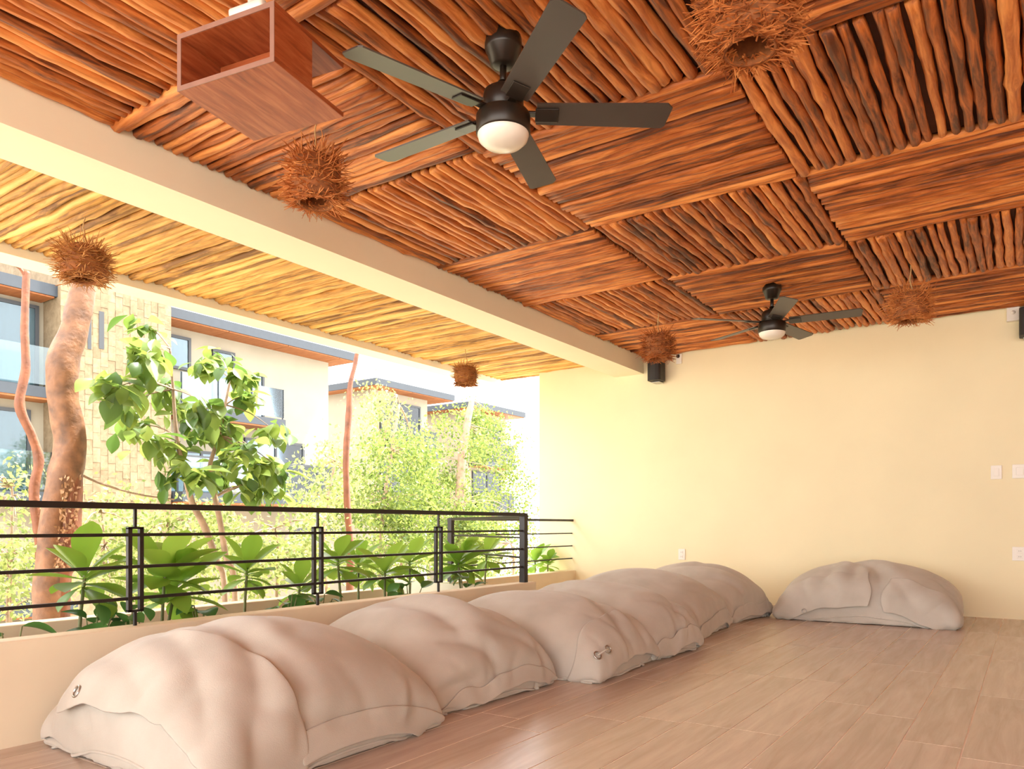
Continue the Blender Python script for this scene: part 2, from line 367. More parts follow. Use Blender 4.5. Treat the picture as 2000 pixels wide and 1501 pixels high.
# ------------------------------------------------------------------ floor cushions: seven filled canvas bags, simulated as two sewn sheets
def sim_bags(specs, N=70, K=62, steps=200, iters=9):
    B = len(specs); rg = np.random.default_rng(5)
    P = np.zeros((B, 2, N, K, 3)); 
    Lx = np.array([s['sheet'][0] for s in specs]); Ly = np.array([s['sheet'][1] for s in specs])
    hx = np.array([s['box'][0]/2 for s in specs])[:, None, None, None]; hy = np.array([s['box'][1]/2 for s in specs])[:, None, None, None]
    U, V = np.meshgrid(np.linspace(-.5, .5, N), np.linspace(-.5, .5, K), indexing='ij')
    for b in range(B):
        f = np.clip((1-(2*U)**4)*(1-(2*V)**4), 0, 1)**.5
        sx = min(1, specs[b]['box'][0]/Lx[b]*1.0); sy = min(1, specs[b]['box'][1]/Ly[b]*1.0)
        for s_ in (0, 1):
            P[b, s_, :, :, 0] = U*Lx[b]*sx; P[b, s_, :, :, 1] = V*Ly[b]*sy
            P[b, s_, :, :, 2] = .13 + (f*.24 if s_ == 0 else -f*.12)
        nz = np.zeros((N, K)); r = np.random.default_rng(specs[b]['seed'])
        for q in range(26):
            a = r.uniform(0, 6.28); k = r.uniform(4, 16); nz += r.normal()*np.sin(k*(U*math.cos(a)+V*math.sin(a))*3+r.uniform(0, 6.28))
        P[b, 0, :, :, 2] += nz*.007*f; P[b, 1, :, :, 2] -= nz*.003*f
    Vel = np.zeros_like(P)
    dx = (Lx/(N-1))[:, None, None, None]; dy = (Ly/(K-1))[:, None, None, None]; dd = np.sqrt(dx*dx+dy*dy)
    Vt = np.array([s['vol'] for s in specs])
    def con(A, C, L, st=1.0, comp=.25):
        d = C-A; l = np.sqrt((d*d).sum(-1))+1e-9
        e = (l-L)/l; e = np.where(e < 0, e*comp, e)*(.5*st)
        d *= e[..., None]; A += d; C -= d
    def seam():
        for idx in ((slice(None), slice(None), 0), (slice(None), slice(None), -1)):
            pass
        for sl in (np.s_[:, :, 0, :], np.s_[:, :, -1, :], np.s_[:, :, :, 0], np.s_[:, :, :, -1]):
            m = P[sl].mean(1, keepdims=True); P[sl] = m
    dt = 1/60
    for st in range(steps):
        old = P.copy()
        # normals
        gu = np.gradient(P, axis=2); gv = np.gradient(P, axis=3)
        nrm = np.cross(gu, gv); nrm[:, 1] *= -1                       # outward, length = cell area
        vol = (P[..., 2]*nrm[..., 2]).sum((1, 2, 3))
        pr = np.clip((Vt-vol)/Vt, -.3, .6)[:, None, None, None]*800 
        head = np.clip(.42-P[..., 2], 0, .5)*26
        acc = nrm/(dx*dy)[..., None]*(pr+head*.5)[..., None]
        acc[..., 2] -= 9.0
        Vel += acc*dt; sp = np.linalg.norm(Vel, axis=-1, keepdims=True); Vel *= np.minimum(1, 2.2/(sp+1e-9))
        P += Vel*dt
        for it in range(iters):
            for a in (0, 1):
                con(P[:, :, a:-1:2][:, :, :len(range(a, N-1, 2))], P[:, :, a+1::2], dx)
                con(P[:, :, :, a:-1:2][:, :, :, :len(range(a, K-1, 2))], P[:, :, :, a+1::2], dy)
            for a in (0, 1):
                con(P[:, :, a:-1:2, :-1], P[:, :, a+1::2, 1:], dd, .5, .1)
                con(P[:, :, a:-1:2, 1:], P[:, :, a+1::2, :-1], dd, .5, .1)
            if it % 3 == 0:   # bending
                con(P[:, :, :-2], P[:, :, 2:], 2*dx, .10, .6); con(P[:, :, :, :-2], P[:, :, :, 2:], 2*dy, .10, .6)
            seam()
            P[..., 2] = np.maximum(P[..., 2], .004)
            P[..., 0] = np.clip(P[..., 0], -hx, hx); P[..., 1] = np.clip(P[..., 1], -hy, hy)
        Vel = (P-old)/dt*.94
        low = P[..., 2] < .012
        Vel[low] *= .4
    # top must stay above bottom
    P[:, 0, :, :, 2] = np.maximum(P[:, 0, :, :, 2], P[:, 1, :, :, 2]+.0)
    return P
bags = [  # centre x, centre y, turn, footprint, flat sheet, volume
    dict(c=(-2.58, 1.91), rz=0, box=(1.10, 1.10), sheet=(1.42, 1.42), vol=.43, seed=1),
    dict(c=(-2.64, 3.01), rz=-4, box=(1.06, .96), sheet=(1.38, 1.28), vol=.36, seed=2),
    dict(c=(-2.54, 3.95), rz=3, box=(1.26, .88), sheet=(1.58, 1.22), vol=.37, seed=3),
    dict(c=(-2.53, 4.74), rz=-5, box=(1.28, .70), sheet=(1.60, 1.08), vol=.32, seed=4),
    dict(c=(-2.66, 5.74), rz=4, box=(1.24, 1.02), sheet=(1.56, 1.38), vol=.47, seed=5),
    dict(c=(-2.63, 6.86), rz=-8, box=(1.14, .92), sheet=(1.48, 1.30), vol=.40, seed=6),
    dict(c=(-1.215, 7.52), rz=2, box=(1.44, 1.06), sheet=(1.80, 1.40), vol=.60, seed=7),
]
SIM = sim_bags(bags)
bag_labels = [
    'puffy beige canvas floor cushion with wide turned-back flap, beside two planter uprights',
    'rumpled beige canvas floor cushion with deep dent on top, next to the flapped one',
    'plump beige canvas floor cushion with double metal eyelets tied at its side seam',
    'narrow beige canvas floor cushion with puckered ridge beside the railing corner post',
    'smooth domed beige canvas floor cushion with pinched crest in the row along the planter',
    'beige canvas floor cushion in the corner of row, under the low wall outlet',
    'wide beige canvas floor cushion lying alone against the end wall with open folded flap',
]
def grid_mesh(name, P2, mat, parent, thick=0, sub=1):
    n, k, _ = P2.shape
    v = P2.reshape(-1, 3).tolist(); f = [(i*k+j, (i+1)*k+j, (i+1)*k+j+1, i*k+j+1) for i in range(n-1) for j in range(k-1)]
    o = MB().add(v, f).build(name, mat, parent, True)
    if thick:
        m = o.modifiers.new('s', 'SOLIDIFY'); m.thickness = thick; m.offset = 0
    if sub:
        m = o.modifiers.new('u', 'SUBSURF'); m.levels = sub; m.render_levels = sub
    return o
def bag_body(parent, Q):
    n, k = Q.shape[1:3]
    idx = -np.ones((2, n, k), int); v = []
    for s_ in (0, 1):
        for i in range(n):
            for j in range(k):
                if s_ == 1 and (i in (0, n-1) or j in (0, k-1)): idx[1, i, j] = idx[0, i, j]
                else: idx[s_, i, j] = len(v); v.append(tuple(Q[s_, i, j]))
    f = []
    for s_ in (0, 1):
        for i in range(n-1):
            for j in range(k-1):
                q = (idx[s_, i, j], idx[s_, i+1, j], idx[s_, i+1, j+1], idx[s_, i, j+1])
                f.append(tuple(int(x) for x in (q if s_ == 0 else q[::-1])))
    o = MB().add(v, f).build('cover', M['canvas'], parent, True)
    m = o.modifiers.new('u', 'SUBSURF'); m.levels = 1; m.render_levels = 1
    return o
def eyelet(parent, p, nrm, r=.016):
    q = Vector(nrm).to_track_quat('Z', 'Y').to_matrix().to_4x4(); mt = Matrix.Translation(p) @ q
    ring = [mt @ Vector((r*math.cos(a), r*math.sin(a), .004)) for a in [2*math.pi*i/20 for i in range(21)]]
    return MB().tube(ring, .0045, 6, False).build('eyelet', M['steel'], parent, True)
def band(parent, name, Q, s_, rows, cols, out, hem, mat, wave=0, seed=0):
    """a strip of cloth lying on the bag over the given cells, lifted off it towards its free edge"""
    S = Q[s_]; gu = np.gradient(S, axis=0); gv = np.gradient(S, axis=1); n = np.cross(gu, gv); n /= np.linalg.norm(n, axis=-1, keepdims=True)+1e-9
    if s_: n = -n
    if wave:
        ri, ci = np.meshgrid(np.arange(rows[0], rows[1], dtype=float), np.arange(cols[0], cols[1], dtype=float), indexing='ij')
        wr = np.array([noise.noise(Vector((q*.085, seed*3.1, 1))) for q in ri[:, 0]]); wc = np.array([noise.noise(Vector((q*.11, seed*1.7, 5))) for q in ci[0]])
        ci = np.clip(ci+wr[:, None]*2.4, 0, S.shape[1]-1.001); ri = np.clip(ri+wc[None, :]*2.4, 0, S.shape[0]-1.001)
        a0, b0 = ri.astype(int), ci.astype(int); fa, fb = (ri-a0)[..., None], (ci-b0)[..., None]
        lerp = lambda A: (A[a0, b0]*(1-fa)+A[a0+1, b0]*fa)*(1-fb)+(A[a0, b0+1]*(1-fa)+A[a0+1, b0+1]*fa)*fb
        sub, nn = lerp(S), lerp(n)
    else: sub = S[rows[0]:rows[1], cols[0]:cols[1]].copy(); nn = n[rows[0]:rows[1], cols[0]:cols[1]]
    a, b_ = sub.shape[:2]; lift = np.full((a, b_), out)
    if hem == 'r0': lift += (np.linspace(1, 0, a)**2)[:, None]*out*2.2
    if hem == 'r1': lift += (np.linspace(0, 1, a)**2)[:, None]*out*2.2
    if hem == 'c0': lift += (np.linspace(1, 0, b_)**2)[None, :]*out*2.2
    if hem == 'c1': lift += (np.linspace(0, 1, b_)**2)[None, :]*out*2.2
    if wave:
        t = np.arange(a if hem[0] == 'r' else b_, dtype=float); 
        for i in range(a):
            for j in range(b_): lift[i, j] += wave*max(0, noise.noise(Vector(((i+seed)*.16, (j+seed)*.12, seed))))
    return grid_mesh(name, sub + nn*lift[..., None], mat, parent, .006, 1), sub + nn*lift[..., None], nn
BAGS = []
def crease(Q, lst):
    """soft valley folds with a ridge on each side, laid along curves on the upper sheet (u: planter to room, v: along the row)"""
    n, k = Q.shape[1:3]; U, V = np.meshgrid(np.linspace(0, 1, n), np.linspace(0, 1, k), indexing='ij')
    S = Q[0]; gu = np.gradient(S, axis=0); gv = np.gradient(S, axis=1); nr = np.cross(gu, gv); nr /= np.linalg.norm(nr, axis=-1, keepdims=True)+1e-9
    fade = np.clip(np.minimum(np.minimum(U, 1-U), np.minimum(V, 1-V))*14, 0, 1)
    D = np.zeros((n, k)); rc = random.Random(int(Q[0, 5, 5, 2]*1e4)+len(lst)); lst = list(lst)
    for q in range(30):                                  # short puckers running in from the seams
        a = rc.uniform(.05, .95); l_ = rc.uniform(.08, .26); j_ = rc.uniform(-.12, .12); dp = rc.uniform(.005, .013); wd = rc.uniform(.012, .022)
        if q % 3 == 0: lst.append((.97, a, .97-l_, a+j_, dp, wd, rc.uniform(-.02, .02)))
        elif q % 3 == 1: lst.append((a, .03, a+j_, .03+l_, dp, wd, rc.uniform(-.02, .02)))
        else:
            b1, b2 = rc.uniform(.2, .75), rc.uniform(.15, .85); an = rc.uniform(0, 3.14); lst.append((b1, b2, b1+math.cos(an)*l_, b2+math.sin(an)*l_, dp*.8, wd*1.4, rc.uniform(-.03, .03)))
    for (u0, v0, u1, v1, dep, wid, bow) in lst:
        du, dv = u1-u0, v1-v0; L2 = du*du+dv*dv; L = math.sqrt(L2)
        t = np.clip(((U-u0)*du+(V-v0)*dv)/L2, 0, 1); off = ((U-u0)*(-dv)+(V-v0)*du)/L - bow*np.sin(math.pi*t)
        ax = np.abs(((U-u0)*du+(V-v0)*dv)/L2-.5)*2; tap = np.clip(1-np.clip(ax, 0, 2)**3, 0, 1)
        x = off/wid; D += .8*tap*dep*(-np.exp(-np.abs(x)**1.3)*1.1+.5*np.exp(-((x-1.8)/1.2)**2)+.15*np.exp(-((x+2)/1.2)**2))
    Q[0] += nr*(D*fade)[..., None]; Q[0, ..., 2] = np.maximum(Q[0, ..., 2], .006)
CREASES = [
    [(.30, .46, .92, .20, .030, .035, .05), (.28, .36, .88, .10, .020, .03, .04), (.25, .26, .75, .06, .016, .03, .02), (.80, .24, .93, .62, .016, .022, -.04), (.55, .40, .95, .34, .018, .03, .03), (.1, .2, .5, .1, .012, .03, 0)],
    [(.36, .40, .80, .36, .055, .060, .05), (.70, .20, .93, .50, .030, .03, .03), (.45, .70, .78, .62, .028, .05, -.04), (.78, .45, .93, .85, .022, .025, .03), (.25, .55, .5, .75, .018, .05, .02), (.86, .1, .93, .4, .02, .02, 0)],
    [(.30, .30, .72, .36, .012, .05, .03), (.66, .64, .93, .42, .034, .03, -.04), (.62, .74, .92, .60, .026, .03, -.03), (.4, .5, .7, .46, .012, .04, .02), (.10, .2, .12, .8, .04, .03, 0)],
    [(.10, .40, .60, .30, .022, .04, .03), (.20, .62, .70, .50, .020, .04, -.02), (.55, .72, .90, .45, .032, .03, .05), (.30, .2, .6, .12, .02, .03, 0), (.72, .3, .94, .7, .022, .025, .03)],
    [(.40, .75, .93, .55, .022, .035, .04), (.38, .62, .45, .95, .036, .04, .02), (.75, .3, .94, .6, .016, .03, .02), (.3, .2, .6, .4, .014, .05, 0)],
    [(.42, .35, .85, .55, .030, .03, .03), (.40, .55, .82, .72, .026, .03, -.02), (.60, .25, .92, .40, .024, .03, .02), (.7, .7, .93, .85, .02, .025, 0), (.35, .2, .6, .3, .018, .04, 0)],
    [(.40, .62, .58, .06, .050, .030, .04), (.34, .55, .30, .12, .026, .03, .03), (.50, .52, .72, .08, .030, .03, -.03), (.46, .5, .46, .2, .03, .025, 0), (.75, .4, .95, .12, .020, .03, .02), (.15, .4, .1, .1, .018, .03, 0), (.82, .3, .96, .2, .016, .02, 0)],
]
for bi, sp in enumerate(bags):
    e = empty('floor_cushion', (sp['c'][0], sp['c'][1], 0), R(sp['rz'])); BAGS.append(e)
    tag(e, bag_labels[bi], 'floor cushion', 'canvas floor cushions')
    Q = SIM[bi]; n, k = Q.shape[1:3]
    crease(Q, CREASES[bi])
    bag_body(e, Q)
    # piping seam all round the edge
    loop = [Q[0, i, 0] for i in range(n)] + [Q[0, n-1, j] for j in range(1, k)] + [Q[0, i, k-1] for i in range(n-2, -1, -1)] + [Q[0, 0, j] for j in range(k-2, 0, -1)]
    MB().tube([tuple(p) for p in loop]+[tuple(loop[0])], .006, 6, False).build('seam', M['canvas'], e, True)
    if bi == 0:
        _, S, nn = band(e, 'flap', Q, 0, (18, n-1), (6, 22), .012, 'c0', M['canvas'], .014, 3)
        _, S2, nn2 = band(e, 'hem', Q, 0, (n-7, n-1), (20, k), .006, 'r1', M['canvas'])
        eyelet(e, S[5, 2]+nn[5, 2]*.002, nn[5, 2], .02)
        x, y = Q[0, n-12, 0][:2]
        MB().tube([(x-.5, y-.03, .012), (x-.3, y-.07, .012), (x-.1, y-.06, .014), (x+.05, y-.05, .012), (x+.13, y-.02, .016)], .012, 6).build('tie_strap', M['canvas'], e, True)
        eyelet(e, (x+.14, y-.02, .02), (.3, -.5, .8), .022)
    elif bi == 1:
        band(e, 'hem', Q, 0, (n-6, n-1), (0, k), .007, 'r1', M['canvas'], .015, 9)
        p = Q[0, n-1, 4]; eyelet(e, (p[0]+.01, p[1], p[2]+.02), (1, -.4, .3), .018)
    elif bi == 2:
        _, S, nn = band(e, 'flap', Q, 0, (n-16, n-3), (0, k), .008, 'r1', M['canvas'], .02, 5)
        for (ii, jj) in ((-8, 11), (-6, 15)): eyelet(e, S[ii, jj]+nn[ii, jj]*.006, nn[ii, jj], .021)
        MB().tube([tuple(S[-8, 11]+nn[-8, 11]*.012), tuple(S[-7, 13]+nn[-7, 13]*.022), tuple(S[-6, 15]+nn[-6, 15]*.012)], .005, 6).build('tie_strap', M['canvas'], e, True)
    elif bi == 6:
        _, S, nn = band(e, 'flap', Q, 0, (1, 37), (4, 18), .012, 'c0', M['canvas'], .035, 14)
        for ii in (5, 15): eyelet(e, S[ii, 1]+nn[ii, 1]*.012, nn[ii, 1], .018)
        _, S, nn = band(e, 'flap', Q, 0, (41, n-1), (2, 16), .012, 'c0', M['canvas'], .03, 21)
    else:
        band(e, 'hem', Q, 0, (n-7, n-1), (0, k), .007, 'r1', M['canvas'], .02, bi*3)

# ------------------------------------------------------------------ ceiling fans
def make_fan(loc, off, label):
    e = empty('ceiling_fan', loc); tag(e, label, 'ceiling fan', 'ceiling fans with five blades')
    MB().lathe([(.075, .02), (.075, -.030), (.072, -.038), (.068, -.042), (.050, -.098), (.034, -.103)], 32).build('canopy', M['bronze'], e, True)
    MB().lathe([(.014, -.09), (.014, -.195)], 16).build('downrod', M['bronze'], e, True)
    MB().lathe([(.022, -.165), (.024, -.19), (.060, -.196), (.078, -.208), (.083, -.232), (.083, -.288), (.078, -.292)], 36).build('motor_housing', M['bronze'], e, True)
    MB().lathe([(.082, -.290), (.106, -.298), (.110, -.306), (.110, -.372), (.104, -.378)], 40).build('light_kit', M['bronze'], e, True)
    MB().lathe([(.104, -.372), (.104, -.382), (.098, -.400), (.078, -.418), (.045, -.428), (.004, -.431)], 40).build('light_bowl', M['opal'], e, True)
    for k in range(5):
        a = off+k*2*math.pi/5
        mt = Matrix.Rotation(a, 4, 'Z')
        b = MB()
        Lr0, Lr1, w0, w1, ch = .135, .68, .057, .067, .022
        out = [(Lr0, -w0), (Lr1-ch, -w1), (Lr1, -w1+ch), (Lr1-.012, w1-ch*.6), (Lr1-.012-ch*.6, w1), (Lr0, w0)]
        pit = Matrix.Rotation(R(-12), 4, 'X')
        vt = [pit @ Vector((x, y, .003)) for x, y in out]; vb = [pit @ Vector((x, y, -.003)) for x, y in out]
        m_ = len(out)
        b.add(vt+vb, [tuple(range(m_)), tuple(range(2*m_-1, m_-1, -1))]+[(i, i+m_, (i+1) % m_+m_, (i+1) % m_) for i in range(m_)])
        bl = b.build('blade', M['blade'], e, loc=(0, 0, -.292), rot=(0, 0, a))
        ir = MB(); ir.box(.08, .16, -.018, .018, -.006, .004).box(.13, .225, -.036, .036, -.0105, -.0035, pit)
        ir.build('blade_iron', M['bronze'], bl, bevel=.003)
    return e
make_fan((-1.765, 2.505, Z_C-.02), R(36), 'dark bronze five-blade ceiling fan with opal light, beside the hanging wooden box')
make_fan((-1.76, 6.33, Z_C-.02), R(8), 'dark bronze five-blade ceiling fan with opal light, close to the end wall')

# ------------------------------------------------------------------ nest lamps
def make_nest(x, y, mat, seed, label, zc=2.49, rr=.112, hh=.105, n=620, spread=1.0, woven=.35, loop=False):
    rg = random.Random(seed); e = empty('nest_lamp', (x, y, zc)); tag(e, label, 'pendant lamp', 'woven twig nest lamps')
    MB().lathe([(.074, -hh-.014), (.080, -hh-.018), (.094, -hh-.004), (rr, -hh*.75), (rr*1.04, 0), (rr, hh*.7), (rr*.6, hh), (.01, hh*1.05)], 28, cap0=False).lathe([(.074, -hh-.014), (.078, -.02), (.075, .04), (.002, .06)], 28, cap0=False).build('basket', M['nest_core'], e, True)
    tw = MB()
    for q in range(n):
        a = rg.uniform(0, 6.2832); z = rg.uniform(-1.05, 1.05)
        prof = (1-abs(z)**4*.42)
        p = Vector((math.cos(a)*rr*prof*.97, math.sin(a)*rr*prof*.97, z*hh))
        rad = Vector((math.cos(a), math.sin(a), 0)); tg = Vector((-math.sin(a), math.cos(a), 0))
        d = rad*rg.uniform(.55, 1.0)*spread + tg*rg.uniform(-1, 1)*(.5+woven) + Vector((0, 0, rg.uniform(-.5, .45)+z*.35))
        if z > .8: d += Vector((0, 0, rg.uniform(.3, 1.2)))
        if z < -.85: d = rad*rg.uniform(.3, 1)+tg*rg.uniform(-1, 1)+Vector((0, 0, rg.uniform(-.55, .15)))
        d.normalize(); L = rg.uniform(.035, .092)*(1 if rg.random() < .85 else 1.4)
        bend = Vector((rg.uniform(-1, 1), rg.uniform(-1, 1), rg.uniform(-1, 1)))*.008
        r = rg.uniform(.0017, .0034)
        tw.tube([p-d*.02, p+d*L*.5+bend, p+d*L], [r, r, r*.55], 3)
    for q in range(170):                    # twigs over the underside round the mouth
        a = rg.uniform(0, 6.2832); r0 = rg.uniform(.078, rr*.98); rad = Vector((math.cos(a), math.sin(a), 0)); tg = Vector((-math.sin(a), math.cos(a), 0))
        p = rad*r0+Vector((0, 0, -hh-.014+max(0, r0-.09)*.9)); d = (rad*rg.uniform(.1, 1)+tg*rg.uniform(-1.2, 1.2)+Vector((0, 0, rg.uniform(-.35, .12)))).normalized(); L = rg.uniform(.03, .085); r = rg.uniform(.0017, .0032)
        tw.tube([p-d*.015, p+d*L*.5, p+d*L+Vector((0, 0, rg.uniform(-.006, .006)))], [r, r, r*.6], 3)
    for q in range(int(130*woven+40)):       # twigs wound round the basket
        z = rg.uniform(-1, .95)*hh; a0 = rg.uniform(0, 6.28); sp = rg.uniform(.6, 1.5); r0 = rr*(1.05-abs(z/hh)**4*.36)
        tw.tube([(math.cos(a0+sp*i/5)*r0, math.sin(a0+sp*i/5)*r0, z+rg.uniform(-.006, .006)) for i in range(6)], .0024, 3)
    for q in range(26):                     # ring of the mouth
        a0 = rg.uniform(0, 6.28); sp = rg.uniform(.8, 1.8); r0 = rg.uniform(.075, .092)
        tw.tube([(math.cos(a0+sp*i/5)*r0, math.sin(a0+sp*i/5)*r0, -hh-.012+rg.uniform(-.006, .006)) for i in range(6)], .0024, 3)
    o = tw.build('twigs', mat, e); o['kind'] = 'stuff'
    top = Z_C-.03-zc; cd = MB()
    if loop:
        cd.tube([(0, 0, hh+.09), (0, 0, top)], .004, 6)
        cd.tube([(.028*math.sin(2*math.pi*i/16), 0, hh+.055-.038*math.cos(2*math.pi*i/16)) for i in range(17)], .004, 6, False)
        cd.tube([(0, 0, hh-.01), (.0, 0, hh+.02)], .006, 6)
    else:
        cd.tube([(.012*math.sin(i*1.1)*(1-i/8), .006*math.sin(i*2), hh*.8+(top-hh*.8)*i/8) for i in range(9)], [.0065, .006, .0055, .005, .004, .004, .004, .004, .004], 6)
    cd.build('cord', M['cord'], e, True)
    return e
make_nest(-2.81, 2.44, M['twig'], 1, 'spiky brown twig nest lamp hanging behind the wooden box')
make_nest(-4.90, 2.39, M['twig_out'], 2, 'brown twig nest lamp hanging under the outer stick ceiling over the thick trunk', rr=.125, hh=.10, spread=.8)
make_nest(-5.12, 6.55, M['twig_out'], 3, 'small round woven twig lamp on a ringed hook near the roof rim', rr=.115, hh=.095, n=420, spread=.35, woven=1.0, loop=True)
make_nest(-2.83, 6.49, M['twig'], 4, 'dark brown twig nest lamp above the wall speaker', rr=.115, hh=.105)
make_nest(-.75, 6.37, M['twig'], 5, 'orange twig nest lamp against the sticks beyond the end-wall fan', rr=.12, hh=.10)
make_nest(-.745, 2.43, M['twig'], 6, 'large orange twig nest lamp with coarse woven straw and wide mouth', rr=.125, hh=.115, n=1300, woven=1.2, spread=.7)

# ------------------------------------------------------------------ hanging wooden box
e = empty('wooden_box', (-2.105, 1.647, 2.405), R(10.5)); tag(e, 'open red-brown varnished wooden box hanging from the ceiling by a white bracket', 'box')
BW, BD, BH, T = .445, .385, .205, .018
def board(name, x0, x1, y0, y1, z0, z1, alongY=True):
    cx, cy, cz = (x0+x1)/2, (y0+y1)/2, (z0+z1)/2
    if alongY:
        o = MB().box(-(y1-y0)/2, (y1-y0)/2, -(x1-x0)/2, (x1-x0)/2, -(z1-z0)/2, (z1-z0)/2).build(name, M['boxwood'], e, loc=(cx, cy, cz), rot=(0, 0, R(90)), bevel=.002)
    else:
        o = MB().box(-(x1-x0)/2, (x1-x0)/2, -(y1-y0)/2, (y1-y0)/2, -(z1-z0)/2, (z1-z0)/2).build(name, M['boxwood'], e, loc=(cx, cy, cz), bevel=.002)
    return o
bb = board('bottom_board', -BW, 0, .003, BD, 0, T); tb = board('top_board', -BW, 0, .003, BD, BH-T, BH)
s1 = board('side_board', -BW, -BW+T, .003, .20, T, BH-T); s2 = board('side_board', -T, 0, .003, .20, T, BH-T)
board('back_board', -BW+T, -T, .188, .20, T, BH-T, False)
MB().box(-BW, 0, 0, .003, 0, T).box(-BW, 0, 0, .003, BH-T, BH).box(-BW, -BW+T, 0, .003, T, BH-T).box(-T, 0, 0, .003, T, BH-T).build('front_edge', M['boxedge'], e)
br = MB()
br.tube([(-.285, .10, BH+.085), (-.278, .10, BH+.085), (-.137, .10, BH+.085), (-.13, .10, BH+.085)], [.014, .022, .022, .014], 14)
br.tube([(-.207, .115, BH-.002), (-.207, .115, Z_C-2.405-.02)], .012, 10)
br.build('mounting_bracket', M['white'], e, True)

# ------------------------------------------------------------------ railings
def railing(name, pts_posts, label, zt, zr, zb, end_posts=(), path=None):
    """path: list of (x, y) corners"""
    e = empty(name, (path[0][0], path[0][1], zb)); tag(e, label, 'railing', 'black iron terrace railings')
    ox, oy = path[0]
    def seg(nm, a, b, z, w, h):
        d = Vector((b[0]-a[0], b[1]-a[1], 0)); L = d.length
        MB().box(0, L, -w/2, w/2, -h/2, h/2).build(nm, M['iron'], e, loc=(a[0]-ox, a[1]-oy, z-zb), rot=(0, 0, math.atan2(d.y, d.x)))
    for a, b in zip(path[:-1], path[1:]):
        seg('top_rail', a, b, zt, .045, .026)
        for z in zr: seg('rail', a, b, z, .014, .014)
    for (x, y) in pts_posts:
        p = MB()
        for s_ in (-1, 1): p.box(-.010, .010, s_*.026-.009, s_*.026+.009, .065, zt-zb-.095)
        p.box(-.010, .010, -.035, .035, .060, .070).box(-.010, .010, -.035, .035, zt-zb-.10, zt-zb-.09)
        p.box(-.006, .006, -.006, .006, 0, .065).box(-.006, .006, -.006, .006, zt-zb-.095, zt-zb)
        p.build('baluster', M['iron'], e, loc=(x-ox, y-oy, 0))
    for (x, y) in end_posts:
        MB().box(-.024, .024, -.024, .024, 0, zt-zb+.01).build('post', M['iron'], e, loc=(x-ox, y-oy, 0))
    return e
XR_ = -3.245
railing('balcony_railing', [(XR_, y) for y in (-.25, .77, 1.80, 2.83, 3.86)], 'long black iron railing with paired uprights standing on the low planter wall', .925, (.80, .66, .522), .402,
        [(XR_, 4.88)], [(XR_, -2.5), (XR_, 4.88)])
railing('balcony_railing', [], 'short black iron railing fixed into the cream end wall above the outer planter wall', .905, (.745, .590, .436), .29,
        [(-4.70, 5.78)], [(-4.70, 5.78), (-4.70, Y_B)])
railing('balcony_railing', [], 'black iron return railing joining the long railing to the outer planter wall', .905, (.745, .590), .29,
        [], [(XR_, 4.91), (-4.66, 5.77)])

# ------------------------------------------------------------------ fittings on the end wall
def wallpt(u, v): return at(u, v, Y=Y_B)
def plate(u, v, w, h, name, label, cat, grp=None, kind='switch'):
    p = wallpt(u, v); e = empty(name, (p.x, Y_B, p.z)); tag(e, label, cat, grp)
    MB().box(-w/2, w/2, -.011, 0, -h/2, h/2).build('cover_plate', M['white'], e, bevel=.003)
    if kind == 'switch':
        MB().box(-w*.24, w*.24, -.016, -.008, -h*.28, h*.28).build('rocker', M['white'], e, bevel=.002)
    else:
        for s_ in (-1, 1):
            o = MB().box(-w*.20, w*.20, -.015, -.008, s_*h*.2-h*.13, s_*h*.2+h*.13).build('socket', M['white'], e, bevel=.002)
            MB().box(-.009, -.005, -.0158, -.014, s_*h*.2-.006, s_*h*.2+.006).box(.005, .009, -.0158, -.014, s_*h*.2-.006, s_*h*.2+.006).build('slot', M['grey'], o)
    return e
plate(1332, 1082, .080, .125, 'wall_outlet', 'white wall outlet above the corner floor cushion', 'outlet', kind='outlet')
plate(1992, 1081, .115, .125, 'wall_outlet', 'white double wall outlet under the light switches', 'outlet', kind='outlet')
plate(1946, 922, .085, .125, 'light_switch', 'narrow white light switch plate on the end wall', 'switch')
plate(1992, 920, .115, .125, 'light_switch', 'wide white light switch plate on the end wall', 'switch')
def speaker(u, v, label):
    p = at(u, v, Y=Y_B-.14); e = empty('wall_speaker', (p.x, Y_B, p.z)); tag(e, label, 'speaker', 'small black wall speakers')
    b = MB(); 
    prof = [(-.080, -.06), (-.080, -.19), (-.066, -.215), (-.03, -.228), (.03, -.228), (.066, -.215), (.080, -.19), (.080, -.06), (.05, -.04), (-.05, -.04)]
    m_ = len(prof)
    vt = [(x, y, .122) for x, y in prof]; vb = [(x, y, -.122) for x, y in prof]
    b.add(vt+vb, [tuple(range(m_)), tuple(range(2*m_-1, m_-1, -1))]+[(i, i+m_, (i+1) % m_+m_, (i+1) % m_) for i in range(m_)]).build('cabinet', M['black'], e, bevel=.006)
    g = MB(); q = [(-.072, -.196), (-.062, -.2175), (-.03, -.2315), (.03, -.2315), (.062, -.2175), (.072, -.196)]
    for a, c_ in zip(q[:-1], q[1:]): g.add([(a[0], a[1], -.11), (c_[0], c_[1], -.11), (c_[0], c_[1], .112), (a[0], a[1], .112)], [(0, 1, 2, 3)])
    g.build('grille', M['black'], e)
    MB().box(-.02, .02, -.05, 0, -.05, .05).box(-.05, .05, -.15, -.02, -.136, -.128).build('bracket', M['steel'], e, bevel=.002)
    return e
speaker(1281, 723, 'small black loudspeaker on the end wall below the beam')
speaker(2012, 628, 'small black loudspeaker on the end wall beside the white sensor box')
p = wallpt(1327, 702); e = empty('wall_camera', (p.x, Y_B, p.z)); tag(e, 'small white plate with a black camera eye beside the black loudspeaker', 'camera')
MB().box(-.032, .032, -.02, 0, -.05, .06).build('cover_plate', M['white'], e, bevel=.004)
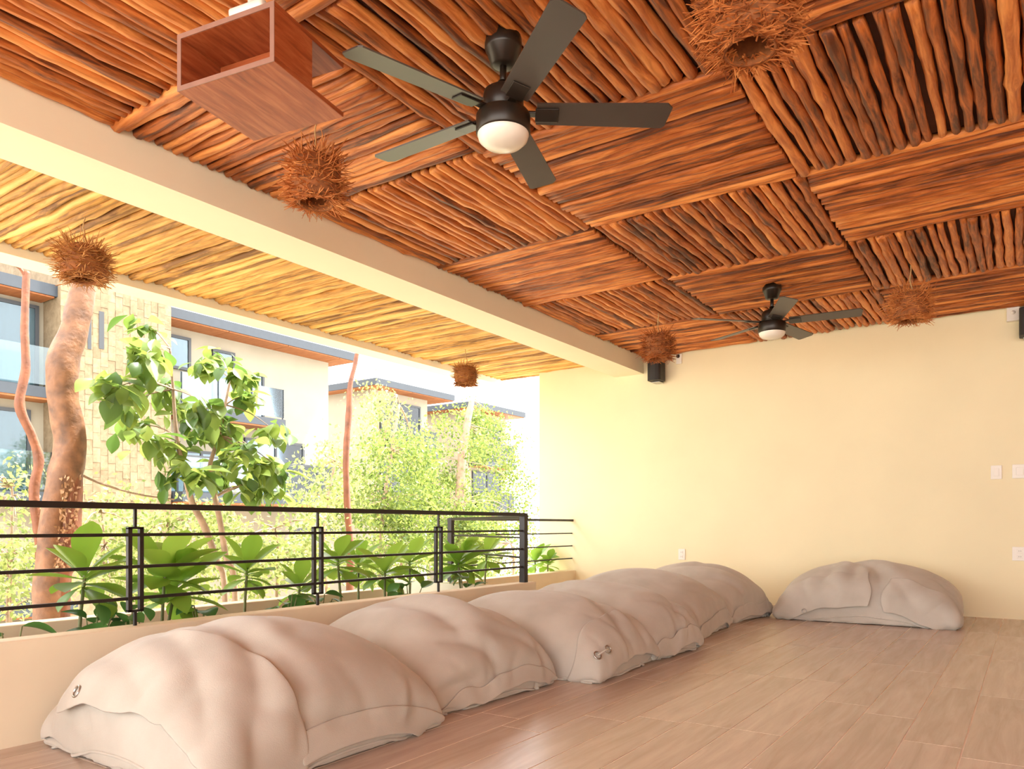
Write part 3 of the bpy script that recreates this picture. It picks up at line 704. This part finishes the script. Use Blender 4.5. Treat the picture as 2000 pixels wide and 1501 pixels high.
MB().lathe([(.020, 0), (.020, .012), (.014, .022), (.002, .026)], 16, Matrix.Translation((-.008, -.018, .035)) @ Matrix.Rotation(R(90), 4, 'X')).build('lens', M['black'], e, True)
p = wallpt(1979, 612); e = empty('motion_sensor', (p.x, Y_B, p.z)); tag(e, 'small white sensor box high on the end wall', 'sensor')
MB().box(-.05, .05, -.05, 0, -.075, .08).build('cover_plate', M['white'], e, bevel=.006)
MB().lathe([(.018, 0), (.016, .008), (.002, .012)], 16, Matrix.Translation((.0, -.049, .0)) @ Matrix.Rotation(R(90), 4, 'X')).build('lens', M['white'], e, True)

# ------------------------------------------------------------------ planter plants
def leaf_mesh(name, prof, L, W, arch, fold, mat, n=8):
    v, f = [], []
    for i in range(n+1):
        s = i/n; wv = W*prof(s); x = L*s*(1-.12*arch*s); z = -arch*L*s*s*.42
        v += [(x, -wv, z+fold*wv), (x, -wv*.5, z+fold*wv*.4), (x, 0, z), (x, wv*.5, z+fold*wv*.4), (x, wv, z+fold*wv)]
    for i in range(n):
        for q in range(4): a = i*5+q; f.append((a, a+5, a+6, a+1))
    me = MB().add(v, f).mesh(name, True); me.materials.append(mat); return me
obov = lambda s: (.10+.90*math.sin(math.pi*min(1, s**1.5*.93+.04)))*(1 if s < .93 else max(.12, 1-((s-.93)/.07)**2*.75))
oval = lambda s: max(.03, math.sin(math.pi*s**.85)**.8)
PLM = [leaf_mesh('leaf', obov, L, W, a, fd, M['leaf']) for (L, W, a, fd) in ((.21, .050, .25, .30), (.19, .048, .55, .25), (.21, .050, .05, .35), (.17, .042, .85, .2))]
LOWM = [leaf_mesh('leaf', oval, L, W, a, fd, M['leaf_low']) for (L, W, a, fd) in ((.15, .055, .9, .2), (.12, .05, .5, .25))]
def put_leaf(parent, me, base, az, el, sc, roll=0):
    o = bpy.data.objects.new('leaf', me); COL.objects.link(o); o.parent = parent
    o.location = base; o.rotation_euler = (roll, -el, az); o.scale = (sc, sc, sc)
def rosette(u, v, X, label, seed, n=14, sc=1.0, heads=1):
    rg = random.Random(seed); p = at(u, v, X=X); base = Vector((p.x+rg.uniform(-.05, .05), p.y+rg.uniform(-.06, .06), .09))
    e = empty('plumeria_plant', base); tag(e, label, 'plant', 'broad-leaved planter plants')
    st = MB(); h = p.z-.09; tops = []
    for q in range(heads):
        tp = Vector((p.x-base.x, p.y-base.y, h)) + (Vector((rg.uniform(-.12, .12), rg.uniform(-.16, .16), rg.uniform(-.12, -.02))) if q else Vector((0, 0, 0)))
        pts, rad = smooth_path([(Vector((0, 0, -.06)), .010), (tp*.5+Vector((.012, -.015, 0)), .009), (tp, .008), (tp+Vector((0, 0, .03)), .003)], 4)
        st.tube(pts, rad, 6); tops.append(tp)
    st.build('stem', M['stem'], e, True)
    for tp in tops:
        for k in range(n):
            a = k*2.3999+rg.uniform(-.3, .3); f = k/n
            put_leaf(e, PLM[2 if f > .72 else (0 if f > .35 else rg.choice((1, 3)))], tp+Vector((0, 0, -.05+.08*f)), a, R(-20+74*f+rg.uniform(-10, 10)), sc*rg.uniform(.85, 1.12), rg.uniform(-.3, .3))
    return e
ros = [(165, 1128, -3.62, 'bright green rosette plant in front of the thick copper trunk', 1.05, 1),
       (322, 1120, -3.60, 'tall green rosette plant right beside the second pair of railing uprights', 1.15, 2),
       (482, 1118, -3.85, 'slender-stemmed green rosette plant beneath the broad-leaved tree', .95, 1),
       (660, 1098, -3.80, 'green rosette plant on a bare stem close behind a railing baluster', 1.05, 1),
       (752, 1118, -3.85, 'low spreading green rosette plant against the outer planter wall', 1.1, 1),
       (800, 1098, -4.10, 'green rosette plant tucked behind the low spreading one', 1.0, 1),
       (895, 1094, -4.0, 'dense green rosette plant near the corner post of railing', 1.1, 2),
       (950, 1086, -4.22, 'green rosette plant with upright leaves next to the corner post', 1.1, 1),
       (585, 1150, -3.75, 'short drooping green plant between two railing balusters', .8, 1),
       (1045, 1098, -5.05, 'green rosette plant outside the short railing', 1.25, 1),
       (1070, 1100, -4.86, 'small green rosette plant at the foot of the end wall', .75, 1),
       (700, 1105, -4.2, 'half-hidden green rosette plant behind the bare-stemmed one', .95, 1)]
for i, (u, v, X, lb, sc, hd) in enumerate(ros): 
    rosette(u, v, X, lb, 50+i, 14, sc*1.2, hd)
low = [(180, 1195, -3.50, 'dark trailing leafy plant drooping over the planter under the tallest rosette'), (255, 1200, -3.46, 'dark heart-leaved plant at the foot of railing uprights'),
       (395, 1192, -3.50, 'small dark round-leaved plant sprouting from bare soil'), (560, 1172, -3.52, 'dark bushy plant below the drooping green one'),
       (625, 1158, -3.62, 'dark cut-leaved plant against the middle baluster'), (800, 1142, -3.62, 'dark glossy plant filling the planter before the far baluster'), (905, 1130, -3.7, 'dark glossy plant under the dense rosettes'), (20, 1232, -3.45, 'tiny dark sprout at the open end of the planter')]
for i, (u, v, X, lb) in enumerate(low):
    rg = random.Random(80+i); p = at(u, v, X=X); e = empty('philodendron_plant', (p.x, p.y, .09)); tag(e, lb, 'plant', 'dark low planter plants')
    st = MB(); ends = []
    for q in range(4 if i == 7 else 11):
        a = rg.uniform(0, 6.28); r_ = rg.uniform(.02, .15); tp = Vector((math.cos(a)*r_*.5, math.sin(a)*r_*1.1, max(.05, (p.z-.09)*rg.uniform(.55, 1.15))))
        pts, rad = smooth_path([(Vector((0, 0, -.06)), .004), (tp*.55+Vector((0, 0, .03)), .004), (tp, .003)], 3); st.tube(pts, rad, 5); ends.append((tp, a))
    st.build('stem', M['stem'], e, True)
    for tp, a in ends: put_leaf(e, rg.choice(LOWM), tp, a+rg.uniform(-.5, .5), R(rg.uniform(-40, 35)), rg.uniform(.7, 1.05), rg.uniform(-.4, .4))

# ------------------------------------------------------------------ garden trees
def trunk(e, name, pts, mat, n=10, rough=.2, sub=6):
    P_, r_ = smooth_path([(Vector(p)-e.location, r) for p, r in pts], sub)
    return MB().tube(P_, r_, n, rough=rough).build(name, mat, e, True)
def px(X, *l): return [(at(u, v, X=X+dx_), w*.5/F_PX*(X/ray(u, v).x)) for (u, v, w, dx_) in l]
# thick copper trunk
e = empty('tree', (*at(95, 1195, X=-7.2).xy, -2.3)); tag(e, 'thick bending copper-barked tree trunk rising past the roof rim', 'tree')
b0 = at(95, 1195, X=-7.2)
trunk(e, 'trunk', [(Vector((b0.x, b0.y, -2.4)), .15)]+px(-7.2, (95, 1195, 56, 0), (100, 1100, 54, 0), (104, 1010, 46, 0), (128, 930, 62, 0), (137, 860, 58, 0), (124, 780, 56, 0), (122, 715, 58, 0), (140, 660, 50, 0), (155, 600, 46, 0), (164, 545, 44, 0), (172, 470, 42, 0), (178, 400, 40, 0)), M['bark'], 16, .14)
trunk(e, 'flaky_limb', [(Vector((b0.x+.02, b0.y+.12, -2.4)), .10)]+px(-7.15, (118, 1195, 30, 0), (124, 1100, 44, 0), (135, 1020, 42, 0), (142, 950, 38, 0), (140, 900, 30, 0)), M['bark_red'], 12, .2)
rg = random.Random(3); fk = MB()
for q in range(260):
    v_ = rg.uniform(930, 1110); u_ = 138-(v_-930)*.09+rg.uniform(-18, 20); p = at(u_, v_, X=-7.05+rg.uniform(-.04, .03)); d = Vector((rg.uniform(-1, 1), rg.uniform(-1, 1), rg.uniform(-.6, .6))).normalized()*rg.uniform(.015, .035); w_ = Vector((0, 0, rg.uniform(.01, .022)))
    p -= e.location; fk.add([p-w_, p+d-w_*.4, p+d*1.1+w_*.5, p+w_], [(0, 1, 2, 3)])
o = fk.build('bark_flakes', M['flake'], e); o['kind'] = 'stuff'
# thin crooked trunk
b0 = at(80, 1190, X=-8.5); e = empty('tree', (b0.x, b0.y, -2.3)); tag(e, 'thin crooked copper-barked tree beside the thick trunk', 'tree')
trunk(e, 'trunk', [(Vector((b0.x, b0.y, -2.4)), .07)]+px(-8.5, (82, 1190, 20, 0), (78, 1060, 20, 0), (66, 960, 18, 0), (76, 900, 19, 0), (62, 850, 16, 0), (38, 790, 18, 0), (50, 720, 16, 0), (48, 640, 14, 0), (50, 570, 14, 0), (52, 530, 12, 0)), M['bark_red'], 10, .2)
trunk(e, 'twig', px(-8.5, (52, 545, 8, 0), (40, 525, 6, 0), (22, 515, 4, 0)), M['bark_red'], 6, 0)
# slim red trunk and pale trunk
b0 = at(688, 1170, X=-8.0); e = empty('tree', (b0.x, b0.y, -2.3)); tag(e, 'slim straight red-barked tree before the stucco building corner', 'tree')
trunk(e, 'trunk', [(Vector((b0.x, b0.y, -2.4)), .07)]+px(-8.0, (684, 1170, 16, 0), (685, 1080, 15, 0), (678, 980, 13, 0), (676, 890, 12, 0), (682, 800, 12, 0), (684, 750, 10, 0), (694, 710, 9, 0), (700, 672, 8, 0)), M['bark_red'], 10, .2)

def foliage(e, centers, n, size, mat, seed, spread, flat=.8):
    """many small real leaves gathered on twig ends"""
    rg = np.random.default_rng(seed); C_ = np.array([list(c_) for c_ in centers])-np.array(e.location)
    tw = C_[rg.integers(0, len(C_), n//14)] + rg.normal(0, 1, (n//14, 3))*spread*np.array([1, 1, flat])
    p = tw[rg.integers(0, len(tw), n)] + rg.normal(0, 1, (n, 3))*size*1.5
    d = rg.normal(0, 1, (n, 3)); d[:, 2] -= .35; d /= np.linalg.norm(d, axis=1)[:, None]
    q = rg.normal(0, 1, (n, 3)); q -= d*(q*d).sum(1)[:, None]; q /= np.linalg.norm(q, axis=1)[:, None]
    L = size*rg.uniform(.7, 1.3, n)[:, None]
    V4 = np.stack([p, p+d*L*.5+q*L*.26, p+d*L, p+d*L*.5-q*L*.26], 1).reshape(-1, 3)
    me = bpy.data.meshes.new('foliage'); me.from_pydata(V4.tolist(), [], np.arange(4*n).reshape(-1, 4).tolist())
    o = link('foliage', me, e, mat); o['kind'] = 'stuff'; return tw + np.array(e.location)
def twigs_to(e, a, targets, mat, r0=.014, name='branches'):
    t_ = MB()
    for i, q in enumerate(targets):
        s_ = Vector(a[i % len(a)])-e.location; q = Vector(q)-e.location; mid = s_.lerp(q, .5)+Vector((0, 0, .08*(s_-q).length))
        P_, r_ = smooth_path([(s_, r0), (mid, r0*.6), (q, r0*.25)], 3); t_.tube(P_, r_, 5)
    o = t_.build(name, mat, e, True); return o
def small_tree(name, X, base_uv, path, cents, n, size, mat, bark, seed, label, spread, grp=None, cat='tree', w=12):
    b0 = at(*base_uv, X=X); e = empty(name, (b0.x, b0.y, -2.3)); tag(e, label, cat, grp)
    pts = px(X, *[(u, v, ww, 0) for u, v, ww in path])
    trunk(e, 'trunk', [(Vector((b0.x, b0.y, -2.4)), pts[0][1]*1.2)]+pts, bark, 8, .15)
    rg = random.Random(seed); cs = [at(u, v, X=X+rg.uniform(-.7, .7)) for u, v in cents]
    foliage(e, cs, n, size, mat, seed, spread)
    st = [p for p, r in pts]
    twigs_to(e, [min(st, key=lambda q: (q-c_).length) for c_ in cs], cs, bark)
    return e
cr = random.Random(77)
def scat(u0, u1, v0, v1, n, f=lambda u, v: True):
    o = []
    while len(o) < n:
        u, v = cr.uniform(u0, u1), cr.uniform(v0, v1)
        if f(u, v): o.append((u, v))
    return o
ell = lambda cx, cy, rx, ry: (lambda u, v: ((u-cx)/rx)**2+((v-cy)/ry)**2 < 1)
small_tree('leafy_tree', -10.5, (893, 1180), [(893, 1180, 20), (888, 1080, 20), (897, 980, 18), (902, 900, 17), (912, 830, 15), (922, 780, 10)],
           scat(800, 1045, 800, 1100, 46, ell(925, 950, 120, 150)), 15000, .085, M['leaf_small'], M['bark_pale'], 1, 'pale-barked tree with dense small yellow-green leaves beside the end wall', .20, 'fine-leaved garden trees')
small_tree('leafy_tree', -9.5, (760, 1180), [(745, 1180, 10), (742, 1080, 9), (750, 980, 8), (765, 880, 7), (780, 790, 5)],
           scat(680, 860, 830, 1090, 34, ell(770, 960, 90, 130)), 9000, .075, M['leaf_small'], M['bark_pale'], 2, 'airy small-leaved tree between the red and the pale trunk', .18, 'fine-leaved garden trees')
small_tree('leafy_tree', -12.5, (735, 1180), [(730, 1180, 7), (735, 950, 6), (752, 850, 5), (775, 770, 4)],
           scat(700, 800, 745, 860, 12), 1300, .09, M['leaf_pale'], M['bark_pale'], 3, 'sparse pale treetop before the roof of the set-back building', .12, 'fine-leaved garden trees')
small_tree('leafy_tree', -9.0, (640, 1180), [(640, 1180, 8), (630, 1080, 7), (640, 980, 6), (655, 900, 4)],
           scat(570, 700, 880, 1080, 20, ell(635, 980, 62, 100)), 2600, .075, M['leaf_pale'], M['bark_pale'], 4, 'sparse pale-leaved sapling left of the slim red trunk', .16, 'fine-leaved garden trees')
for i, (bu, c_, nn_, lb) in enumerate([
        (540, (430, 640, 1010, 1160), 3600, 'loose pale-green shrub below the broad-leaved tree'),
        (330, (250, 430, 1000, 1180), 3600, 'loose pale-green shrub behind the paired railing uprights'),
        (200, (150, 260, 980, 1150), 1500, 'wispy pale shrub to the side of the thick trunk'),
        (15, (-60, 70, 1060, 1190), 1600, 'pale round shrub before the ground-floor balcony'),
        (20, (-40, 50, 930, 1010), 500, 'bright leafy sprig level with the top rail by the thin trunk'),
        (1000, (900, 1060, 1040, 1140), 3200, 'dense bright shrub under the pale-barked tree'),
        (780, (690, 860, 1060, 1150), 3000, 'dense bright shrub between the garden trunks')]):
    small_tree('garden_shrub', -8.2-.3*i if i < 5 else -9.4, (bu, 1200), [(bu, 1200, 7), (bu+4, (c_[2]+c_[3])/2, 5), (bu-3, c_[2]+20, 3)], scat(*c_, 22), nn_, .07, M['leaf_pale' if i < 5 else 'leaf_small'], M['bark_pale'], 20+i, lb, .15, 'pale garden shrubs', 'shrub')
# broad-leaved tree, every leaf a part
X3 = -7.0; b0 = at(455, 1200, X=X3); e = empty('broadleaf_tree', (b0.x, b0.y, -2.3)); tag(e, 'tree with large drooping rounded leaves on slim forked stems', 'tree')
st1 = px(X3, (440, 1170, 12, 0), (425, 1100, 12, 0), (400, 1030, 14, 0), (375, 980, 12, 0), (360, 920, 10, 0), (345, 850, 8, 0), (338, 760, 6, 0), (332, 680, 4, 0))
st2 = px(X3, (460, 1170, 12, .1), (442, 1090, 12, .1), (430, 1020, 11, .1), (420, 970, 10, .1), (408, 920, 8, .1), (428, 850, 7, .1), (440, 790, 5, .1), (450, 740, 4, .1))
trunk(e, 'trunk', [(Vector((b0.x, b0.y, -2.4)), .05)]+st1, M['bark_pale'], 8, .15); trunk(e, 'trunk', [(Vector((b0.x, b0.y+.08, -2.4)), .05)]+st2, M['bark_pale'], 8, .15)
crown = [(290, 645), (300, 690), (280, 700), (250, 755), (215, 765), (245, 800), (320, 755), (345, 800), (400, 715), (425, 700), (455, 730), (490, 745), (475, 780), (265, 835), (300, 865), (340, 880), (372, 820), (410, 845), (400, 800), (440, 840), (475, 880), (515, 905), (535, 845), (545, 920), (350, 930), (395, 930), (440, 935), (480, 955), (515, 950), (540, 960), (445, 900), (500, 920)]
BLM = [leaf_mesh('leaf', lambda s: max(.04, math.sin(math.pi*min(1, s**1.15*.97+.02))), L, W, a, fd, M['leaf_big']) for (L, W, a, fd) in ((.27, .078, .55, .28), (.23, .074, .85, .2), (.30, .088, .3, .35), (.20, .064, .6, .25))]
rg = random.Random(8); cs = []
stp = [p for p, r in st1[3:]+st2[3:]]
for (u, v) in crown:
    c_ = at(u, v-6, X=X3+rg.uniform(-.45, .45)); cs.append(c_)
    for k in range(9):
        a = rg.uniform(0, 6.28); put_leaf(e, rg.choice(BLM), c_-e.location+Vector((rg.uniform(-.07, .07), rg.uniform(-.07, .07), rg.uniform(-.05, .07))), a, R(rg.uniform(-75, 15)), rg.uniform(.7, 1.1), rg.uniform(-.5, .5))
twigs_to(e, [min(stp, key=lambda q: (q-c_).length) for c_ in cs], cs, M['bark_pale'], .010)
mass = MB()
for c_ in cs:
    for k in range(10):
        me = rg.choice(BLM); sc_ = rg.uniform(.6, .95)
        mt = Matrix.Translation(c_-e.location+Vector((rg.uniform(-.16, .12), rg.uniform(-.16, .16), rg.uniform(-.12, .12)))) @ Matrix.Rotation(rg.uniform(0, 6.28), 4, 'Z') @ Matrix.Rotation(R(rg.uniform(-15, 75)), 4, 'Y') @ Matrix.Rotation(rg.uniform(-.5, .5), 4, 'X') @ Matrix.Diagonal((sc_, sc_, sc_, 1))
        mass.add([mt @ v.co for v in me.vertices], [tuple(q.vertices) for q in me.polygons])
o = mass.build('leaf_mass', M['leaf_big'], e, True); o['kind'] = 'stuff'
trunk(e, 'bare_branch', px(-7.2, (155, 925, 5, 0), (200, 945, 5, 0), (270, 965, 4, 0), (340, 975, 4, 0)), M['bark_pale'], 6, 0)

# ------------------------------------------------------------------ apartment buildings across the garden
def bx(e, name, mat, x0, x1, y0, y1, z0, z1, parent=None):
    par = parent or e; org = e.location
    return MB().box(x0-org.x, x1-org.x, y0-org.y, y1-org.y, z0-org.z, z1-org.z).build(name, mat, par)
def window(e, X, y0, y1, z0, z1, bars=1, cur=True, axis='x'):
    t_ = .09; org = e.location; m = MB()
    def B(m, a0, a1, y0, y1, z0, z1): m.box(a0-org.x, a1-org.x, y0-org.y, y1-org.y, z0-org.z, z1-org.z)
    B(m, X-.05, X+.05, y0, y1, z1-t_, z1); B(m, X-.05, X+.05, y0, y1, z0, z0+t_); B(m, X-.05, X+.05, y0, y0+t_, z0+t_, z1-t_); B(m, X-.05, X+.05, y1-t_, y1, z0+t_, z1-t_)
    for k in range(1, bars): yy = y0+(y1-y0)*k/bars; B(m, X-.05, X+.05, yy-.04, yy+.04, z0+t_, z1-t_)
    fr = m.build('window_frame', M['frame'], e)
    g_ = MB(); B(g_, X+.012, X+.02, y0+t_, y1-t_, z0+t_, z1-t_); g_.build('pane', M['glass'], fr)
    if cur:
        c2 = MB(); nn = max(6, int((y1-y0)/.09)); 
        v = []; f = []
        for i in range(nn+1):
            yy = y0+t_+(y1-y0-2*t_)*i/nn; xx = X+.006-.004*(i % 2)
            v += [(xx-org.x, yy-org.y, z0+t_-org.z), (xx-org.x, yy-org.y, z1-t_-org.z)]
        f = [(2*i, 2*i+2, 2*i+3, 2*i+1) for i in range(nn)]
        c2.add(v, f).build('curtain', M['curtain'], fr)
def balcony(e, x0, x1, y0, y1, zt, glass=True, h=1.05, rail=False, ystep=1.3):
    bx(e, 'balcony_slab', M['fascia'], x0, x1, y0, y1, zt-.28, zt)
    bx(e, 'soffit', M['soffit'], x0, x1-.03, y0+.03, y1-.03, zt-.33, zt-.28)
    rl = bx(e, 'balustrade', M['glass_rail'] if glass else M['frame'], x1-.06, x1-.045, y0+.04, y1-.04, zt+.06 if glass else zt+h-.05, zt+h)
    y = y0+.08
    while y < y1:
        bx(e, 'post', M['frame'], x1-.085, x1-.045, y-.02, y+.02, zt, zt+h, rl); y += ystep
    if rail: 
        bx(e, 'handrail', M['frame'], x1-.08, x1-.03, y0, y1, zt+h, zt+h+.05, rl); bx(e, 'handrail', M['frame'], x1-.07, x1-.05, y0, y1, zt+h*.62, zt+h*.62+.03, rl)
def roof(e, x0, x1, y0, y1, zt):
    r_ = bx(e, 'roof', M['fascia'], x0, x1, y0, y1, zt-.30, zt)
    y = y0+.05
    while y < y1-.1:
        y2 = min(y+2.4, y1-.05); bx(e, 'soffit', M['soffit'], x0+.05, x1-.05, y, y2-.02, zt-.34, zt-.30, r_); y = y2
# stone tower block with recessed wing
e = empty('apartment_building', (-22, 10, -2.3)); tag(e, 'apartment block with tall tiled stone tower and recessed glass balconies', 'building', 'apartment buildings across the garden')
bx(e, 'wall', M['stucco'], -26, -21.95, -6, 9.65, -2.3, 6.85)
roof(e, -27, -21.15, -6.5, 9.66, 7.16)
bx(e, 'tower', M['stone'], -25, -21.03, 9.65, 12.75, -2.3, 9.6)
tile = MB().box(-.02, .02, -.1005, .1005, -.1995, .1995).mesh('tile'); tile.materials.append(M['stone'])
rg = random.Random(9); rows = 28
for col_ in range(15):
    for q in range(19):
        z = 1.55+q*.405+(.2 if col_ % 2 else 0)
        if z > 8.9: continue
        o = bpy.data.objects.new('tile', tile); COL.objects.link(o); o.parent = e
        o.location = (-21.03+rg.uniform(.0, .02)+22, 9.65+.104+col_*.2065-10, z+2.3)
for (u0, u1, v0, v1) in ((193, 203, 607, 682), (171, 178, 622, 682)):
    a = at(u0, v0, X=-21); b_ = at(u1, v1, X=-21); bx(e, 'slit_window', M['frame'], -21.0, -20.985, a.y, b_.y, b_.z, a.z)
window(e, -21.90, 5.4, 9.50, 4.48, 6.70, 3); window(e, -21.90, 5.4, 9.3, 1.68, 3.9, 3)
balcony(e, -21.95, -21.25, 3, 9.64, 4.46); balcony(e, -21.95, -21.25, 3, 9.64, 1.72); balcony(e, -21.95, -20.6, 3, 9.9, -1.15, False, 1.0, True)
# stucco block
e = empty('apartment_building', (-22.6, 16, -2.3)); tag(e, 'grey-beige stucco apartment block under a long slate-edged roof', 'building', 'apartment buildings across the garden')
bx(e, 'wall', M['stucco'], -28, -22.6, 12.76, 20.25, -2.3, 7.2)
roof(e, -29, -21.65, 12.76, 20.85, 7.52)
window(e, -22.55, 13.2, 14.35, 5.85, 6.92, 1); window(e, -22.55, 15.15, 16.0, 5.0, 6.75, 1, False); window(e, -22.55, 16.2, 17.2, 4.6, 6.2, 1)
balcony(e, -22.6, -21.6, 13.4, 17.4, 4.55, ystep=1.28)
window(e, -22.55, 13.0, 15.6, 1.85, 3.3, 3); window(e, -22.55, 16.4, 19.0, 1.85, 3.9, 2)
balcony(e, -22.6, -20.5, 12.8, 18.9, 1.83, True, 1.05, True, 1.25)
balcony(e, -22.6, -20.9, 17.0, 19.6, -.2, False, .9, True)
# set-back blocks
for (xw, xr, y0, y1, yr0, yr1, lb) in ((-25.2, -24.3, 25.2, 29.1, 24.6, 30.2, 'apartment block set back beyond the stucco one with wide upper window'), (-25.6, -24.6, 32.8, 36.6, 32.1, 37.2, 'farthest apartment block half hidden behind the dense tree')):
    e = empty('apartment_building', (xw, y0, -2.3)); tag(e, lb, 'building', 'apartment buildings across the garden')
    bx(e, 'wall', M['stucco'], xw-5, xw, y0, y1, -2.3, 7.2); roof(e, xw-6, xr, yr0, yr1, 7.5)
    window(e, xw+.05, y0+.5, y1-.6, 4.6, 6.75, 2); balcony(e, xw, xw+.9, y0+.2, y1-.2, 4.4)
    window(e, xw+.05, y0+.5, y1-.6, 1.8, 3.9, 2); balcony(e, xw, xw+.9, y0+.2, y1-.2, 1.65)
